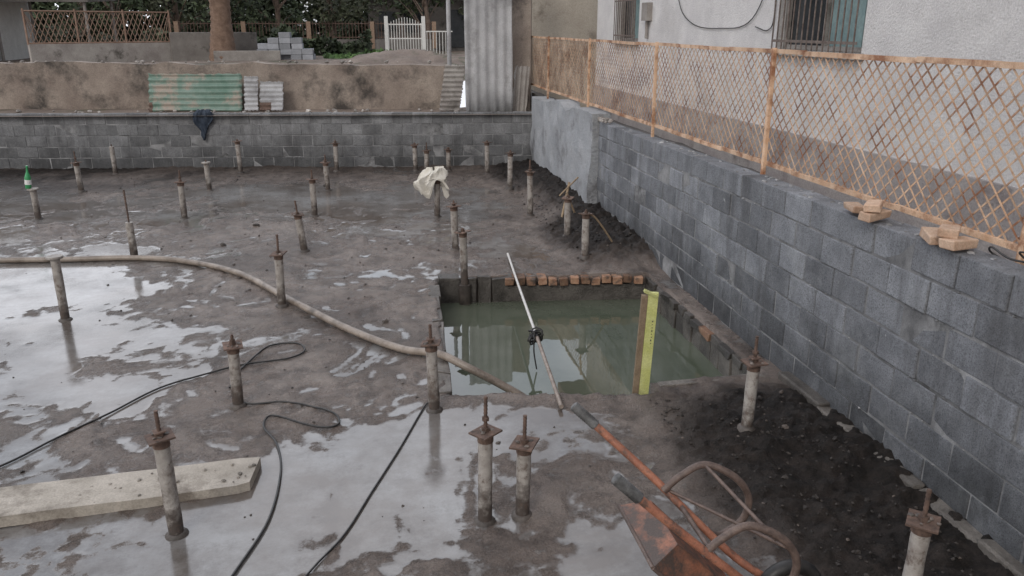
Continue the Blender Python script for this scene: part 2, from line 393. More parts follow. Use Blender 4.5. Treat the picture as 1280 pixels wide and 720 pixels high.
def rough_slab(name,p0,p1,z0,zt0,zt1,thick,amp,mat,res=.08,ragged=.05,nsc=2.5):
    p0=Vector((p0[0],p0[1],0));p1=Vector((p1[0],p1[1],0)); L=(p1-p0).length; d=(p1-p0)/L; n=Vector((d.y,-d.x,0))
    nu=max(2,int(L/res)); nvv=max(4,int((max(zt0,zt1)-z0)/res)); vs=[];fs=[]
    for side in (0,1):
        for i in range(nu+1):
            u=i/nu; zt=zt0+(zt1-zt0)*u+ragged*float(fbm(np.array(u*L*1.7),np.array(3.1+side*0),1,3))
            for k in range(nvv+1):
                z=z0+(zt-z0)*k/nvv
                off=amp*float(fbm(np.array(u*L*nsc),np.array(z*nsc+side*9),3,4))
                p=p0+d*(u*L)+n*((thick+off) if side else off*-1); vs.append((p.x,p.y,z))
    W=nvv+1; O=(nu+1)*W
    for i in range(nu):
        for k in range(nvv):
            a=i*W+k; fs.append((a,a+1,a+W+1,a+W)); a+=O; fs.append((a,a+W,a+W+1,a+1))
        a=i*W+nvv; fs.append((a,a+O,a+W+O,a+W))
    for i in (0,nu):
        for k in range(nvv):
            a=i*W+k; fs.append((a,a+O,a+O+1,a+1) if i else (a,a+1,a+O+1,a+O))
    g=G(); g.add(vs,fs,0,1.0,True)
    o=g.obj(name,[mat]); 
    es=o.modifiers.new("es",'EDGE_SPLIT'); es.split_angle=math.radians(50)
    return o
rough_slab("rendered_wall",(3.22,11.42),(3.27,15.97),-.1,1.52,1.38,.3,.028,M_plaster,.06,ragged=.05)
rough_slab("old_plastered_wall",(-13,20.0),(1.79,17.3),.8,2.06,1.93,-.3,.025,M_oldplaster,.12,.03)
rough_slab("fence_base_wall",(3.42,-2),(3.52,18.4),.3,1.43,1.36,.16,.012,M_base,.15,.015)
g=G()
g.add([(-13,20.2,1.04),(-13,18.2,1.04),(3.45,15.9,1.04),(3.45,18.6,1.04),(1.8,17.5,1.04)],[(0,1,2,3,4)])
g.obj("terrace_ground",[M_dirt])
def sheet(name,x0,y0,x1,y1,z,nxx,nyy,amp,mat,sc=.3):
    g=G();vs=[];
    for j in range(nyy+1):
        for i in range(nxx+1):
            xx=x0+(x1-x0)*i/nxx; yy=y0+(y1-y0)*(j/nyy)**2
            vs.append((xx,yy,z+amp*float(fbm(np.array(xx*sc),np.array(yy*sc),2,4))))
    fs=[(j*(nxx+1)+i,j*(nxx+1)+i+1,(j+1)*(nxx+1)+i+1,(j+1)*(nxx+1)+i) for j in range(nyy) for i in range(nxx)]
    g.add(vs,fs,0,1,True); return g.obj(name,[mat])
sheet("terrain",-160,20.2,160,600,1.45,200,90,.06,M_dirt)
g=G(); q(g,3.6,-60,60,19,.9); g.obj("neighbour_yard_ground",[M_dirt])

# ------------------------------------------------------------ posts
posts=[(-1.16,4.12,.60,.16,1),(.55,3.94,.56,.22,1),(.77,3.95,.47,.18,1),(2.46,4.59,.557,.19,1),(2.39,2.77,.55,.17,1),(-1.05,5.72,.49,.09,1),
(.39,5.40,.525,.15,1),(-2.96,7.96,.628,0,2),(-.93,7.95,.56,.2,1),(-2.88,10.19,.443,.4,0),(-.83,10.08,.483,.18,1),(1.0,8.56,.553,.05,1),
(1.04,9.83,.568,.08,1),(2.51,9.01,.59,.06,1),(2.54,10.0,.58,.05,1),(2.36,11.57,.66,.18,1),(2.38,13.44,.66,.06,1),(2.24,15.13,.62,.04,1),
(.98,11.77,.55,.05,1),(-2.71,12.32,.54,.18,1),(-.82,12.14,.55,.15,1),(-.70,14.14,.48,.14,1),(-2.72,14.5,.48,.05,2),(-2.41,16.1,.62,.05,1),
(-4.75,16.4,.55,.04,0),(-4.86,14.74,.5,.2,1),(-4.82,12.65,.45,0,2),(-.6,16.0,.55,.08,1),(.93,15.9,.5,.05,1),(1.11,15.42,.45,.16,1),(1.56,15.7,.42,.05,1),
(1.12,2.98,.1,.12,0)]
for i,(px,py,ph,rod,kind) in enumerate(posts):
    g=G(); near=py<9
    lx,ly=R.uniform(-.03,.03),R.uniform(-.03,.03)
    if i==10: lx=-.12
    if i==3: lx=.03
    r=.041 if near else .044
    top=Vector((px+lx*ph,py+ly*ph,ph)); base=Vector((px,py,-.08))
    def at(z): return base+(top-base)*((z+.08)/(ph+.08))
    nseg=7
    g.tube([at(-.08+(ph+.08)*k/nseg) for k in range(nseg+1)],[r*R.uniform(.96,1.05) for k in range(nseg+1)],20,0,R.uniform(.8,1.1))
    hz=gh(px,py)
    g.tube([at(-.05),at(hz+.006),at(hz+.02)],[r+.03,r+.022,r+.003],14,2,.9)
    ax=Euler((R.uniform(-.1,.1),R.uniform(-.1,.1),R.uniform(0,1.5))).to_matrix()
    if kind==1:
        s=.135
        g.box(at(ph+.006),(s,s,.01),ax,1,R.uniform(.8,1.4))
        g.tube([at(ph-.05),at(ph)],[r+.004,r+.005],14,1)
        g.tube([at(ph+.012),at(ph+.035)],.024,6,1,.8,smooth=False)
        if i%3==0: g.box(at(ph+.04),(.06,.06,.008),ax,1,1.1)
        for k in range(6):
            g.rock(at(ph+.015)+Vector((R.uniform(-.05,.05),R.uniform(-.05,.05),0)),R.uniform(.008,.02),2,R.uniform(1,3),.5)
    elif kind==2:
        g.tube([at(ph-.012),at(ph-.004),at(ph+.012)],[r+.03,r+.036,r+.03],16,0)
    if rod>0:
        nn=int(rod/.012)+2; pts=[at(ph+rod*k/nn) for k in range(nn+1)]
        g.tube(pts,[.0125 if k%2 else .0095 for k in range(nn+1)],8,1)
        if kind==1 and i%2: g.tube([at(ph+rod*.35),at(ph+rod*.35+.02)],.021,6,1,.9,smooth=False)
    g.obj("steel_pipe_post",[M_pipe,M_rust,M_rubble])

# ------------------------------------------------------------ hose, cables
hp=[(-6.5,10.0),(-5.4,10.2),(-4.4,10.21),(-3.66,10.12),(-2.87,10.05),(-2.22,9.79),(-1.49,9.09),(-.88,8.07),(-.3,7.15),(.19,6.57)]
pts=[(x,y,max(gh(x,y),0)+.035) for x,y in hp]+[(.50,6.33,.06),(.72,6.15,.0),(.98,6.08,-.14),(1.2,6.0,-.27),(1.35,5.95,-.42)]
g=G(); g.tube(smooth_path(pts,12),.034,14,0)
g.obj("hose",[M_hose])
def cable(name,pl,r=.008):
    pts=[(x,y,0) for x,y in pl]
    p=smooth_path(pts,8)
    for v in p: v.z=(max(gh(v.x,v.y),0) if v.x<3.3 else 0)+r+.002
    zz=[v.z for v in p]
    for i,v in enumerate(p): v.z=sum(zz[max(0,i-3):i+4])/len(zz[max(0,i-3):i+4])+.002
    g=G(); g.tube(p,r,8,0); g.obj(name,[M_black])
cable("black_cable",[(-2.9,4.6),(-2.43,5.08),(-2.24,5.36),(-1.98,5.71),(-1.7,6.14),(-1.37,6.36),(-1.07,6.48),(-.76,6.54),(-.63,6.69),(-.7,6.88),(-.92,6.9),(-1.04,6.64),(-1.13,6.3),(-1.15,6.0)],.0075)
cable("black_cable",[(-1.12,5.9),(-.98,5.71),(-.69,5.68),(-.39,5.49),(-.3,5.34),(-.35,5.23),(-.54,5.29),(-.78,5.46),(-.82,5.31),(-.71,5.06),(-.65,4.69),(-.67,4.16),(-.8,3.68),(-1.0,3.0)],.0075)
cable("black_cable",[(.36,5.5),(.31,5.43),(.11,4.86),(-.08,4.36),(-.24,3.94),(-.42,3.62),(-.7,3.0)],.006)

# ------------------------------------------------------------ plank
g=G()
a=Vector((-3.4,4.40,0.045));b=Vector((-.8,4.665,0.045)); d=(b-a).normalized(); n=Vector((-d.y,d.x,0))
nn=26; vs=[]
for i in range(nn+1):
    u=i/nn
    for s,zz in ((-1,0),(1,0),(1,1),(-1,1)):
        w=.17+.007*float(fbm(np.array(u*6+s*5),np.array(1.),2,3))-(.02 if i==nn else 0)
        p=a+(b-a)*u+n*s*w+d*(.03*s if i==nn else 0)+Vector((0,0,-.045+zz*.07+.012*math.sin(u*5)))
        vs.append(p)
fs=[(i*4+k,(i+1)*4+k,(i+1)*4+(k+1)%4,i*4+(k+1)%4) for i in range(nn) for k in range(4)]+[(0,1,2,3),(nn*4+3,nn*4+2,nn*4+1,nn*4)]
g.add(vs,fs)
for k in range(60): g.rock(a+(b-a)*R.random()+n*R.uniform(-.15,.15)+Vector((0,0,.022)),R.uniform(.005,.02),0,R.uniform(.3,.9),.4)
g.obj("plank",[M_plank],bevel=.005)

# ------------------------------------------------------------ pole over pit
g=G()
A=Vector((1.64,9.41,.04));B=Vector((1.31,5.22,.035)); Mx=A.lerp(B,.66)
g.tube([A,A.lerp(B,.3)+Vector((0,0,-.01)),Mx],[.014,.014,.015],10,0)
g.tube([Mx,A.lerp(B,.8),B],[.017,.017,.017],10,1)
g.tube([A.lerp(B,.64),A.lerp(B,.67)],.022,10,2)
for k in range(9):
    th=k*.9; c=Mx+Vector((R.uniform(-.05,.05),R.uniform(-.05,.05),R.uniform(-.04,.03)))
    ring=[c+Vector((math.cos(t)*.05*math.cos(th)+R.uniform(-.012,.012),math.cos(t)*.045*math.sin(th),math.sin(t)*.04+R.uniform(-.01,.01))) for t in [j*.7 for j in range(10)]]
    g.tube(ring,.009,6,2)
g.tube(smooth_path([Mx+Vector((-.02,0,-.02)),Mx+Vector((-.03,-.03,-.14)),Mx+Vector((-.01,-.06,-.3))],6),.007,6,2)
g.obj("pole",[M_alu,M_pole2,M_black])

# ------------------------------------------------------------ lime board
g=G()
rot=Euler((.04,.035,-.2)).to_matrix()
o=Vector((2.02,5.47,.2))
def L(x,y,z): return o+rot@Vector((x,y,z))
g.box(L(.02,0,0),(.075,.03,1.22),rot,0,1)
g.box(L(-.042,.012,-.01),(.045,.045,1.18),rot,1,.7)
g.box(L(-.0,-.0,.6),(.11,.045,.02),rot@Euler((0,.4,0)).to_matrix(),0,.8)
for k in range(8):
    z=.38-k*.026; g.box(L(.035+R.uniform(-.003,.003),-.0155,z),(.009,.002,.006 if k%3 else .012),rot,2,1)
g.obj("lime_board",[M_lime,M_wood,M_black],bevel=.003)

# ------------------------------------------------------------ wheelbarrow (upended)
wb=empty("wheelbarrow")
g=G()
H1=[(.93,3.385,.95),(1.0,3.36,.885),(1.12,3.3,.775),(1.28,3.2,.63),(1.41,3.11,.50),(1.62,3.0,.30),(1.84,2.93,.15)]
H2=[(.933,2.725,.95),(1.0,2.72,.885),(1.14,2.7,.755),(1.28,2.69,.625),(1.418,2.68,.50),(1.62,2.76,.30),(1.84,2.83,.15)]
for Hh in (H1,H2):
    g.tube(smooth_path(Hh,6),.019,12,0)
g.obj("handle_frame",[M_orange2],wb)
g=G()
for Hh in (H1,H2):
    p0=Vector(Hh[0]);d=(Vector(Hh[1])-p0).normalized()
    n=24; pts=[p0-d*.03+d*.15*k/n for k in range(n+1)]
    g.tube(pts,[.016]+[.027 if k%2 else .023 for k in range(1,n)]+[.02],12,0)
g.obj("grips",[generic("grey_rubber_grip",(.05,.05,.05),(.2,.2,.2),sc=20,bsc=80,rough=.7)],wb)
g=G()
def loop(y0,y1):
    return smooth_path([(1.30,y0,.60),(1.38,y0,.67),(1.5,y0,.72),(1.64,y1,.66),(1.72,y1,.54),(1.70,y1,.42),(1.60,y1,.35),(1.53,y1,.36)],7)
g.tube(loop(3.16,3.12),.018,10,0); g.tube([(x,y,z-.02) for x,y,z in loop(2.69,2.66)],.018,10,0)
g.tube([(1.5,3.15,.72),(1.62,2.67,.63)],.009,8,0); g.tube([(1.32,3.17,.6),(1.68,2.67,.58)],.008,8,0)
g.tube([(1.38,3.12,.53),(1.38,2.69,.53)],.012,8,0)
g.obj("legs",[M_tubegrey],wb)
g=G()
nd=Vector((-.70,0,-.71)); fd=Vector((.70,0,-.71))
c0=Vector((1.14,2.95,.72))
def T(f,y,n): return c0+fd*f+Vector((0,y-2.95,0))+nd*n
bot=[T(.16,2.78,.04),T(.16,3.12,.04),T(.62,3.05,.04),T(.62,2.80,.04)]
rim_=[T(.10,2.71,.17),T(.10,3.18,.17),T(.80,3.12,.2),T(.80,2.74,.2)]
vs=bot+rim_
fsx=[(0,1,2,3),(0,4,5,1),(1,5,6,2),(2,6,7,3),(3,7,4,0)]
g.add(vs,fsx,0,1.0)
o_=g.obj("tray",[M_orange],wb); so=o_.modifiers.new("s",'SOLIDIFY'); so.thickness=.004; bv=o_.modifiers.new("b",'BEVEL'); bv.width=.02; bv.segments=3
g=G(); g.tube(rim_+[rim_[0]],.009,8,0); g.obj("tray_rim",[M_tubegrey],wb)
g=G()
wc=Vector((1.84,2.88,.17))
ring=[wc+Vector((math.cos(t)*.14,0,math.sin(t)*.14)) for t in [2*math.pi*k/24 for k in range(25)]]
g.tube(ring,.035,10,0,caps=False); g.tube([wc+Vector((0,-.06,0)),wc+Vector((0,.06,0))],.05,12,1)
for k in range(3):
    t=k*2.09; g.box(wc+Vector((math.cos(t)*.07,0,math.sin(t)*.07)),(.14,.03,.03),Euler((0,-t,0)).to_matrix(),1)
g.obj("wheel",[M_black,M_orange],wb)

# ------------------------------------------------------------ bricks on wall
def bricks(x,y,z,lay):
    g=G()
    for (dx,dy,dz,rz) in lay:
        g.box((x+dx,y+dy,z+dz),(.2,.1,.05),Euler((R.uniform(-.04,.04),R.uniform(-.04,.04),rz)).to_matrix(),0,R.uniform(.8,1.1),.007)
    g.obj("brick_stack",[M_tanbrick],bevel=.008)
zt=1.505
bricks(3.25,4.75,zt-.005,[(0,-.1,.028,.3),(-.0,.12,.028,1.3),(.0,-.07,.08,.9)])
bricks(3.25,3.95,zt+.008,[(0,-.08,.028,.2),(-.02,.1,.028,1.2),(.0,.0,.08,.8)])
g=G()
g.tube(smooth_path([(3.3,3.0,1.55),(3.33,3.3,1.56),(3.27,3.5,1.55),(3.32,3.7,1.56),(3.4,3.78,1.5),(3.44,3.6,1.46),(3.42,3.2,1.45)],8),.006,6,0)
g.tube(smooth_path([(3.36,3.0,1.56),(3.3,3.25,1.6),(3.36,3.55,1.57),(3.42,3.5,1.5)],8),.006,6,0)
g.obj("black_cable",[M_black])

# ------------------------------------------------------------ lattice fence
fe=empty("lattice_fence")
def fx(y): return 3.46+.002*y
zb,zt_=1.55,2.5
g=G(); 
y0,y1=.6,17.2; sp=.105; run=.95
y=y0-run
while y<y1:
    for s in (0,1):
        ya,yb_=(y,y+run) if s==0 else (y+run,y)
        za,zb2=zb+.0,zt_-.0
        A_=Vector((fx(ya)+(.004 if s else -.004),ya,za));B_=Vector((fx(yb_)+(.004 if s else -.004),yb_,zb2))
        def clip(P,Q):
            if P.y<y0: P=Q+(P-Q)*((y0-Q.y)/(P.y-Q.y))
            if P.y>y1: P=Q+(P-Q)*((y1-Q.y)/(P.y-Q.y))
            return P
        if max(A_.y,B_.y)<=y0 or min(A_.y,B_.y)>=y1: continue
        A2=clip(A_,B_);B2=clip(B_,A2)
        dd=(B2-A2)
        if dd.length>.05:
            m_=(A2+B2)/2+Vector((R.uniform(-.003,.003),R.uniform(-.006,.006),0))
            dn=dd.normalized(); nn_=Vector((1,0,0)); up=dn.cross(nn_)
            rot=Matrix((dn,nn_,up)).transposed()
            g.box(m_,(dd.length,.003,.0115),rot,0,R.uniform(.7,1.1))
    y+=sp
g.obj("lattice",[M_cream],fe)
g=G()
for z in (zb,zt_):
    n_=24
    for i in range(n_):
        ya=y0+(y1-y0)*i/n_; yb_=y0+(y1-y0)*(i+1)/n_
        g.box(((fx(ya)+fx(yb_))/2,(ya+yb_)/2,z+.004*math.sin(i*1.7)),(.03,yb_-ya,.035),Euler((R.uniform(-.004,.004),0,-.002)).to_matrix(),0,R.uniform(.9,1.1))
g.obj("rails",[M_cream],fe)
g=G()
for y in (.75,3.62,6.6,9.5,12.5,15.4,17.15):
    g.box((fx(y)-.022,y,(1.38+2.53)/2),(.035,.038,2.53-1.38),Euler((R.uniform(-.01,.01),R.uniform(-.01,.01),0)).to_matrix(),0,R.uniform(.95,1.2),.002)
g.obj("uprights",[M_cream],fe,bevel=.004)

# ------------------------------------------------------------ neighbour house (right)
hs=empty("rendered_house")
hx=5.0
wins=[(7.75,9.55,2.44,3.9),(14.75,16.1,2.44,3.9),(2.0,3.6,2.6,3.9)]
wins=sorted(wins)
g=G()
def wall_yz(x,ya,yb,za,zb,mi=0): 
    if yb>ya and zb>za: g.box((x+.12,(ya+yb)/2,(za+zb)/2),(.24,yb-ya,zb-za),None,mi)
cur=-8.0
for (a_,b_,c_,d_) in wins:
    wall_yz(hx,cur,a_,1.5,5.2); wall_yz(hx,a_,b_,1.5,c_); wall_yz(hx,a_,b_,d_,5.2); cur=b_
wall_yz(hx,cur,17.5,1.5,5.2)
g.box((8.5,17.38,2.8),(6.8,.24,4.8),None,0)
g.obj("walls",[M_stucco],hs)
g=G(); g.box((hx+.1,4.75,.95),(.28,25.5,1.1),None,0); g.obj("plinth",[M_stuccoG],hs)
g=G()
for (a_,b_,c_,d_) in wins:
    g.box((hx+.17,(a_+b_)/2,(c_+d_)/2),(.02,b_-a_,d_-c_),None,0)
    g.box((hx+.14,(a_*.7+b_*.3),(c_+d_)/2),(.02,(b_-a_)*.36,d_-c_-.1),None,1)
    for yy in (a_+.03,(a_+b_)/2,b_-.03): g.box((hx+.12,yy,(c_+d_)/2),(.05,.05,d_-c_-.01),None,2)
    for zz in (c_+.03,d_-.03): g.box((hx+.118,(a_+b_)/2,zz),(.046,b_-a_-.01,.05),None,2)
    g.box((hx-.03,(a_+b_)/2,c_-.03),(.12,b_-a_+.12,.06),None,3)
    k=a_+.06
    while k<b_:
        g.tube([(hx-.06,k,c_-.02),(hx-.06,k,d_+.02)],.009,6,4); k+=.115
    for zz in (c_+.1,(c_+d_)/2,d_-.1): g.box((hx-.06,(a_+b_)/2,zz),(.006,b_-a_,.03),None,4)
g.obj("windows",[M_blueglass,M_teal,M_conc,M_conc,generic("grille_paint",(.1,.075,.065),(.22,.18,.16),sc=20)],hs)
g=G()
g.box((8.3,4.8,5.3),(7.8,26.4,.2),None,0)
g.add([(4.4,-8.4,5.41),(12.2,-8.4,5.41),(12.2,18,5.41),(4.4,18,5.41),(8.3,-8.4,7.2),(8.3,18,7.2)],[(0,1,4),(2,3,5),(0,4,5,3),(1,2,5,4)],0)
g.obj("roof",[M_roof],hs)
g=G()
g.tube(smooth_path([(hx-.02,9.6,3.6),(hx-.02,10.2,2.8),(hx-.02,11.2,2.68),(hx-.02,12.2,2.75),(hx-.02,12.8,3.1),(hx-.02,13,4)],8),.007,6,0)
g.tube(smooth_path([(hx-.02,9.7,3.6),(hx-.02,9.62,2.85),(hx-.02,9.75,2.66),(hx-.02,10.1,2.7)],8),.007,6,0)
g.box((hx-.05,14.2,2.95),(.1,.28,.3),None,1); g.tube([(hx-.04,14.2,2.8),(hx-.04,14.2,2.5)],.03,8,1)
g.obj("wall_cables",[M_black,M_conc],hs)

# ------------------------------------------------------------ sheets, pillar and old wall at far corner
def corr(name,p0,wdir,hdir,w,h,pitch,amp,mats,mi_fn=None,along='h',parent=None,res=6):
    p0=Vector(p0);wd=Vector(wdir).normalized();hd=Vector(hdir).normalized();n=wd.cross(hd)
    g=G()
    if along=='h':
        nu=int(w/pitch*res); nv_=6
    else: nu=24; nv_=int(h/pitch*res)
    vs=[]
    for i in range(nu+1):
        for k in range(nv_+1):
            u=w*i/nu;v=h*k/nv_
            ph=(u if along=='h' else v)/pitch*2*math.pi
            rag=.015*R.uniform(-1,1) if (k in(0,nv_) ) else 0
            ragu=.015*R.uniform(-1,1) if (i in(0,nu) ) else 0
            vs.append(p0+wd*(u+ragu)+hd*(v+rag)+n*(amp*math.sin(ph)+.012*math.sin(u*3+v*2)))
    for i in range(nu):
        for k in range(nv_):
            a=i*(nv_+1)+k
            g.f.append((a,a+nv_+1,a+nv_+2,a+1)); g.m.append(mi_fn((i+.5)/nu,(k+.5)/nv_) if mi_fn else 0); g.t.append(1.0); g.sm.append(True)
    g.v=[tuple(v) for v in vs]
    o=g.obj(name,mats,parent); s=o.modifiers.new("s",'SOLIDIFY'); s.thickness=.006
    return o
wd=Vector((2.6,-.42,0))
corr("corrugated_sheet",(-4.35,17.85,1.05),wd,(.03,.42,1),1.9,.78,.125,.022,[M_green,M_rust],lambda u,v:0 if (u>.06 or v>.25) else 1,'v')
corr("corrugated_sheet",(-2.42,17.50,1.06),wd,(.03,.45,1),.28,.72,.1,.018,[M_asb],None,'v')
corr("corrugated_sheet",(-2.12,17.46,1.06),wd,(.05,.5,1),.48,.62,.1,.018,[M_asb,M_rust],lambda u,v:1 if (v<.3 and u<.5) else 0,'v')
corr("corrugated_sheet",(2.0,16.42,1.0),(.94,-.06,0),(0,.0,1),.95,3.4,.18,.02,[M_asb],None,'h')
corr("corrugated_sheet",(1.5,16.75,1.05),(.94,-.1,0),(.18,.25,1),.42,.95,.1,.02,[M_conc],None,'v')
corr("corrugated_sheet",(2.95,16.5,.9),(.94,-.06,0),(.1,.12,1),.3,1.05,.1,.02,[M_conc],None,'h')
rough_slab("plaster_pier",(3.05,16.95),(3.42,16.85),.9,4.4,4.4,-.3,.012,M_oldplaster,.12,.0)
rough_slab("tan_wall",(3.4,18.6),(5.3,18.4),.8,4.3,4.3,-.25,.012,generic("tan_plaster",(.36,.32,.27),(.48,.44,.38),sc=1.5,bsc=30,c3=(.2,.17,.14),s3=1.2),.15,.0)
g=G(); g.tube([(1.84,17.75,1.0),(1.84,17.75,4.5)],.045,10,0); g.obj("pole",[M_asb])
g=G(); vs=[]; nu,nv_=18,22
by=lambda x:16.0-(x-3.3)*.1431
for i in range(nu+1):
    for k in range(nv_+1):
        u=i/nu;v=k/nv_*.58; x=-3.28+u*.3+.03*math.sin(v*14+u*3)
        yb_=by(x)
        fold=.02*math.sin(u*19+v*4)+.015*math.sin(u*7-v*13)
        if v<.15: p=(x,yb_+.15-v,1.09+.02+abs(fold))
        else: p=(x+.05*math.sin(v*9)*(u-.5)*2,yb_-.025-abs(fold)*1.3,1.10-(v-.15)*(1+.25*math.sin(u*5)))
        vs.append(p)
g.add(vs,[(i*(nv_+1)+k,(i+1)*(nv_+1)+k,(i+1)*(nv_+1)+k+1,i*(nv_+1)+k+1) for i in range(nu) for k in range(nv_)],0,1,True)
o_=g.obj("jacket",[M_cloth]); s=o_.modifiers.new("s",'SOLIDIFY'); s.thickness=.012
g=G();vs=[];n1,n2=30,16
for i in range(n2+1):
    f_=i/n2
    for k in range(n1):
        ph=2*math.pi*k/n1
        rad=(.02+.17*min(1,f_*1.9)**.6)*(1+.28*float(fbm(np.array(math.cos(ph)*2.2+f_*2),np.array(math.sin(ph)*2.2),2,4)))*(1-.25*max(0,f_-.7))
        hang=.3*(1+.35*math.sin(ph*2+1)+.2*math.sin(ph*5))
        z=.72-max(0,f_-.25)/.75*hang-.03*math.sin(f_*9+ph*3)
        vs.append((.95+math.cos(ph)*rad*1.15+.05*math.sin(f_*7),11.75+math.sin(ph)*rad*.75,z))
g.add(vs,[(i*n1+k,(i+1)*n1+k,(i+1)*n1+(k+1)%n1,i*n1+(k+1)%n1) for i in range(n2) for k in range(n1)],0,1,False)
g.obj("woven_bag",[M_bag])
g=G(); z0=.46
for dx,dy,tl in ((0,0,.1),):
    prof=[(0,.036),(.01,.042),(.16,.042),(.2,.03),(.24,.016),(.3,.014),(.31,.017),(.33,.016)]
    g.tube([(-4.85+dx+tl*z-.03,12.65+dy,z0+z) for z,_ in prof],[r for _,r in prof],14,0)
    g.tube([(-4.85+dx+tl*z-.03,12.65+dy,z0+z) for z in (.06,.13)],.0435,14,1,caps=False)
g.obj("green_bottle",[M_bottle,M_white])
g=G()
g.tube([(2.62,10.75,.02),(2.78,10.9,.62)],.018,7,0); g.tube([(2.9,10.9,.1),(2.72,10.8,.5)],.014,7,0); g.tube([(2.5,10.3,.56),(2.85,10.7,.72)],.012,7,0)
g.tube(smooth_path([(2.51,9.02,.6),(2.62,9.05,.55),(2.75,9.1,.4),(2.95,9.2,.12)],5),.012,7,0)
g.obj("wooden_stakes",[M_wood])

# ------------------------------------------------------------ rubble & clods
g=G()
for i in range(2000):
    r_=R.random(); mi=0
    if r_<.45: x,y=R.uniform(1.95,3.05),R.uniform(2.2,5.3); mi=1
    elif r_<.62: x,y=R.uniform(2.4,3.2),R.uniform(8.9,14); mi=1
    else: x,y=R.uniform(-5,2.0),R.uniform(3,16)
    if .4<x and 5.2<y<8.8: continue
    hh_=gh(x,y)
    if hh_<.004 and R.random()<.7: continue
    sz=R.uniform(.004,.014)*(1 if y<7 else 1.6)
    if R.random()<.08: sz*=2.2
    g.rock((x,y,hh_+sz*.1),sz,mi,R.uniform(.5,1.3) if R.random()<.96 else 3.0)
g.obj("mud_clods",[M_rubble,M_soilclod])
g=G()
for i in range(120):
    if i<50: x,y,z=R.uniform(-12,1.5),0,2.0; y=17.3+(1.79-x)*.1825+.15+R.uniform(-.1,.1); z=2.0
    elif i<90: x=R.uniform(-7,3);y=by(x)+R.uniform(.3,.8); z=1.06
    else: x,y,z=R.uniform(3.3,3.5),R.uniform(11,12.2),1.43
    g.rock((x,y,z),R.uniform(.02,.07),0,R.uniform(.6,1.5))
g.obj("rubble",[M_conc])

# ------------------------------------------------------------ background
def tree(name,x,y,z0,ht,cr,n,mat,trunk_r=.16,crown0=.3,lean=0):
    e=empty(name); g=G()
    top=Vector((x+lean,y,z0+ht*.8))
    g.tube([(x,y,z0-.2),(x+.1,y,z0+ht*.2),(x+lean*.5,y+.1,z0+ht*.5),top],[trunk_r*1.3,trunk_r,trunk_r*.7,trunk_r*.2],8,0)
    cl=[]
    for k in range(16):
        hh=R.uniform(crown0,.95); a_=R.random()*6.28; rad=cr*(1.05-abs(hh-.5))*R.uniform(.4,1)
        c=Vector((x+lean*hh+math.cos(a_)*rad,y+math.sin(a_)*rad,z0+ht*hh)); cl.append((c,cr*R.uniform(.28,.5),R.uniform(.5,1.5)))
        b0=Vector((x+lean*.4,y,z0+ht*max(.15,hh-.25)))
        g.tube([b0,b0.lerp(c,.5)+Vector((0,0,.15)),c],[trunk_r*.35,trunk_r*.22,trunk_r*.08],5,0)
    g.obj("trunk",[M_trunk],e)
    g=G()
    for i in range(n):
        c,rr,tn=cl[i%len(cl)]
        d=Vector((R.gauss(0,1),R.gauss(0,1),R.gauss(0,.8))); d=d/ max(d.length,.01)*rr*(R.random()**.4)
        p=c+d; s=R.uniform(.08,.18)
        u=Vector((R.gauss(0,1),R.gauss(0,1),R.gauss(0,1))).normalized(); w=u.orthogonal().normalized()
        g.add([p-u*s,p-w*s*.5,p+u*s,p+w*s*.5],[(0,1,2,3)],0,tn*R.uniform(.6,1.3))
    g.obj("crown",[mat],e)
k=0
for x in np.arange(-34,16,2.7):
    y=46+R.uniform(-2.5,3.5)
    tree("broadleaf_tree",x+R.uniform(-.8,.8),y,1.4,R.uniform(6,9),R.uniform(2,2.7),1700,M_leaf if k%3 else M_leaf2,R.uniform(.12,.2),.2,R.uniform(-.6,.6)); k+=1
def hedge(name,x0,x1,y,z0,z1,n,mat,dep=1.0,s0=.08,s1=.2):
    g=G()
    for i in range(n):
        x=R.uniform(x0,x1); hh=z0+(z1-z0)*R.random()*(.75+.25*math.sin(x*1.3)+.15*math.sin(x*3.1))
        p=Vector((x,y+R.uniform(-dep,dep),hh)); s=R.uniform(s0,s1)
        u=Vector((R.gauss(0,1),R.gauss(0,1),R.gauss(0,1))).normalized(); w=u.orthogonal().normalized()
        g.add([p-u*s,p-w*s*.6,p+u*s,p+w*s*.6],[(0,1,2,3)],0,R.uniform(.5,1.4)*(.6+.5*math.sin(x*2.2)**2))
    g.obj(name,[mat])
hedge("shrub_mass",-44,20,56,1.4,8,22000,M_leaf,1.5,.2,.42)
hedge("shrub_mass",-24,-9,42,1.4,2.7,2500,M_leaf2,.8)
hedge("shrub_mass",-5,.5,41,1.4,2.6,1500,M_leaf,.5)
hedge("weeds",-1.5,1.5,35,1.42,1.75,500,leaf_mat("weeds_green",(.06,.12,.03),(.1,.18,.05)),.6)
pe=empty("palm_tree"); g=G()
px,py=-5.15,33.0; pts=[];rr=[]
for k in range(60):
    z=1.3+k*.11; pts.append((px+.1*math.sin(k*.05),py,z)); rr.append((.52-.012*k if k<14 else .35)+(.035 if k%2 else 0))
g.tube(pts,rr,14,0); g.obj("trunk",[generic("palm_bark",(.16,.1,.07),(.28,.19,.14),sc=6,bsc=25,bs=.8,bd=.03)],pe)
g=G()
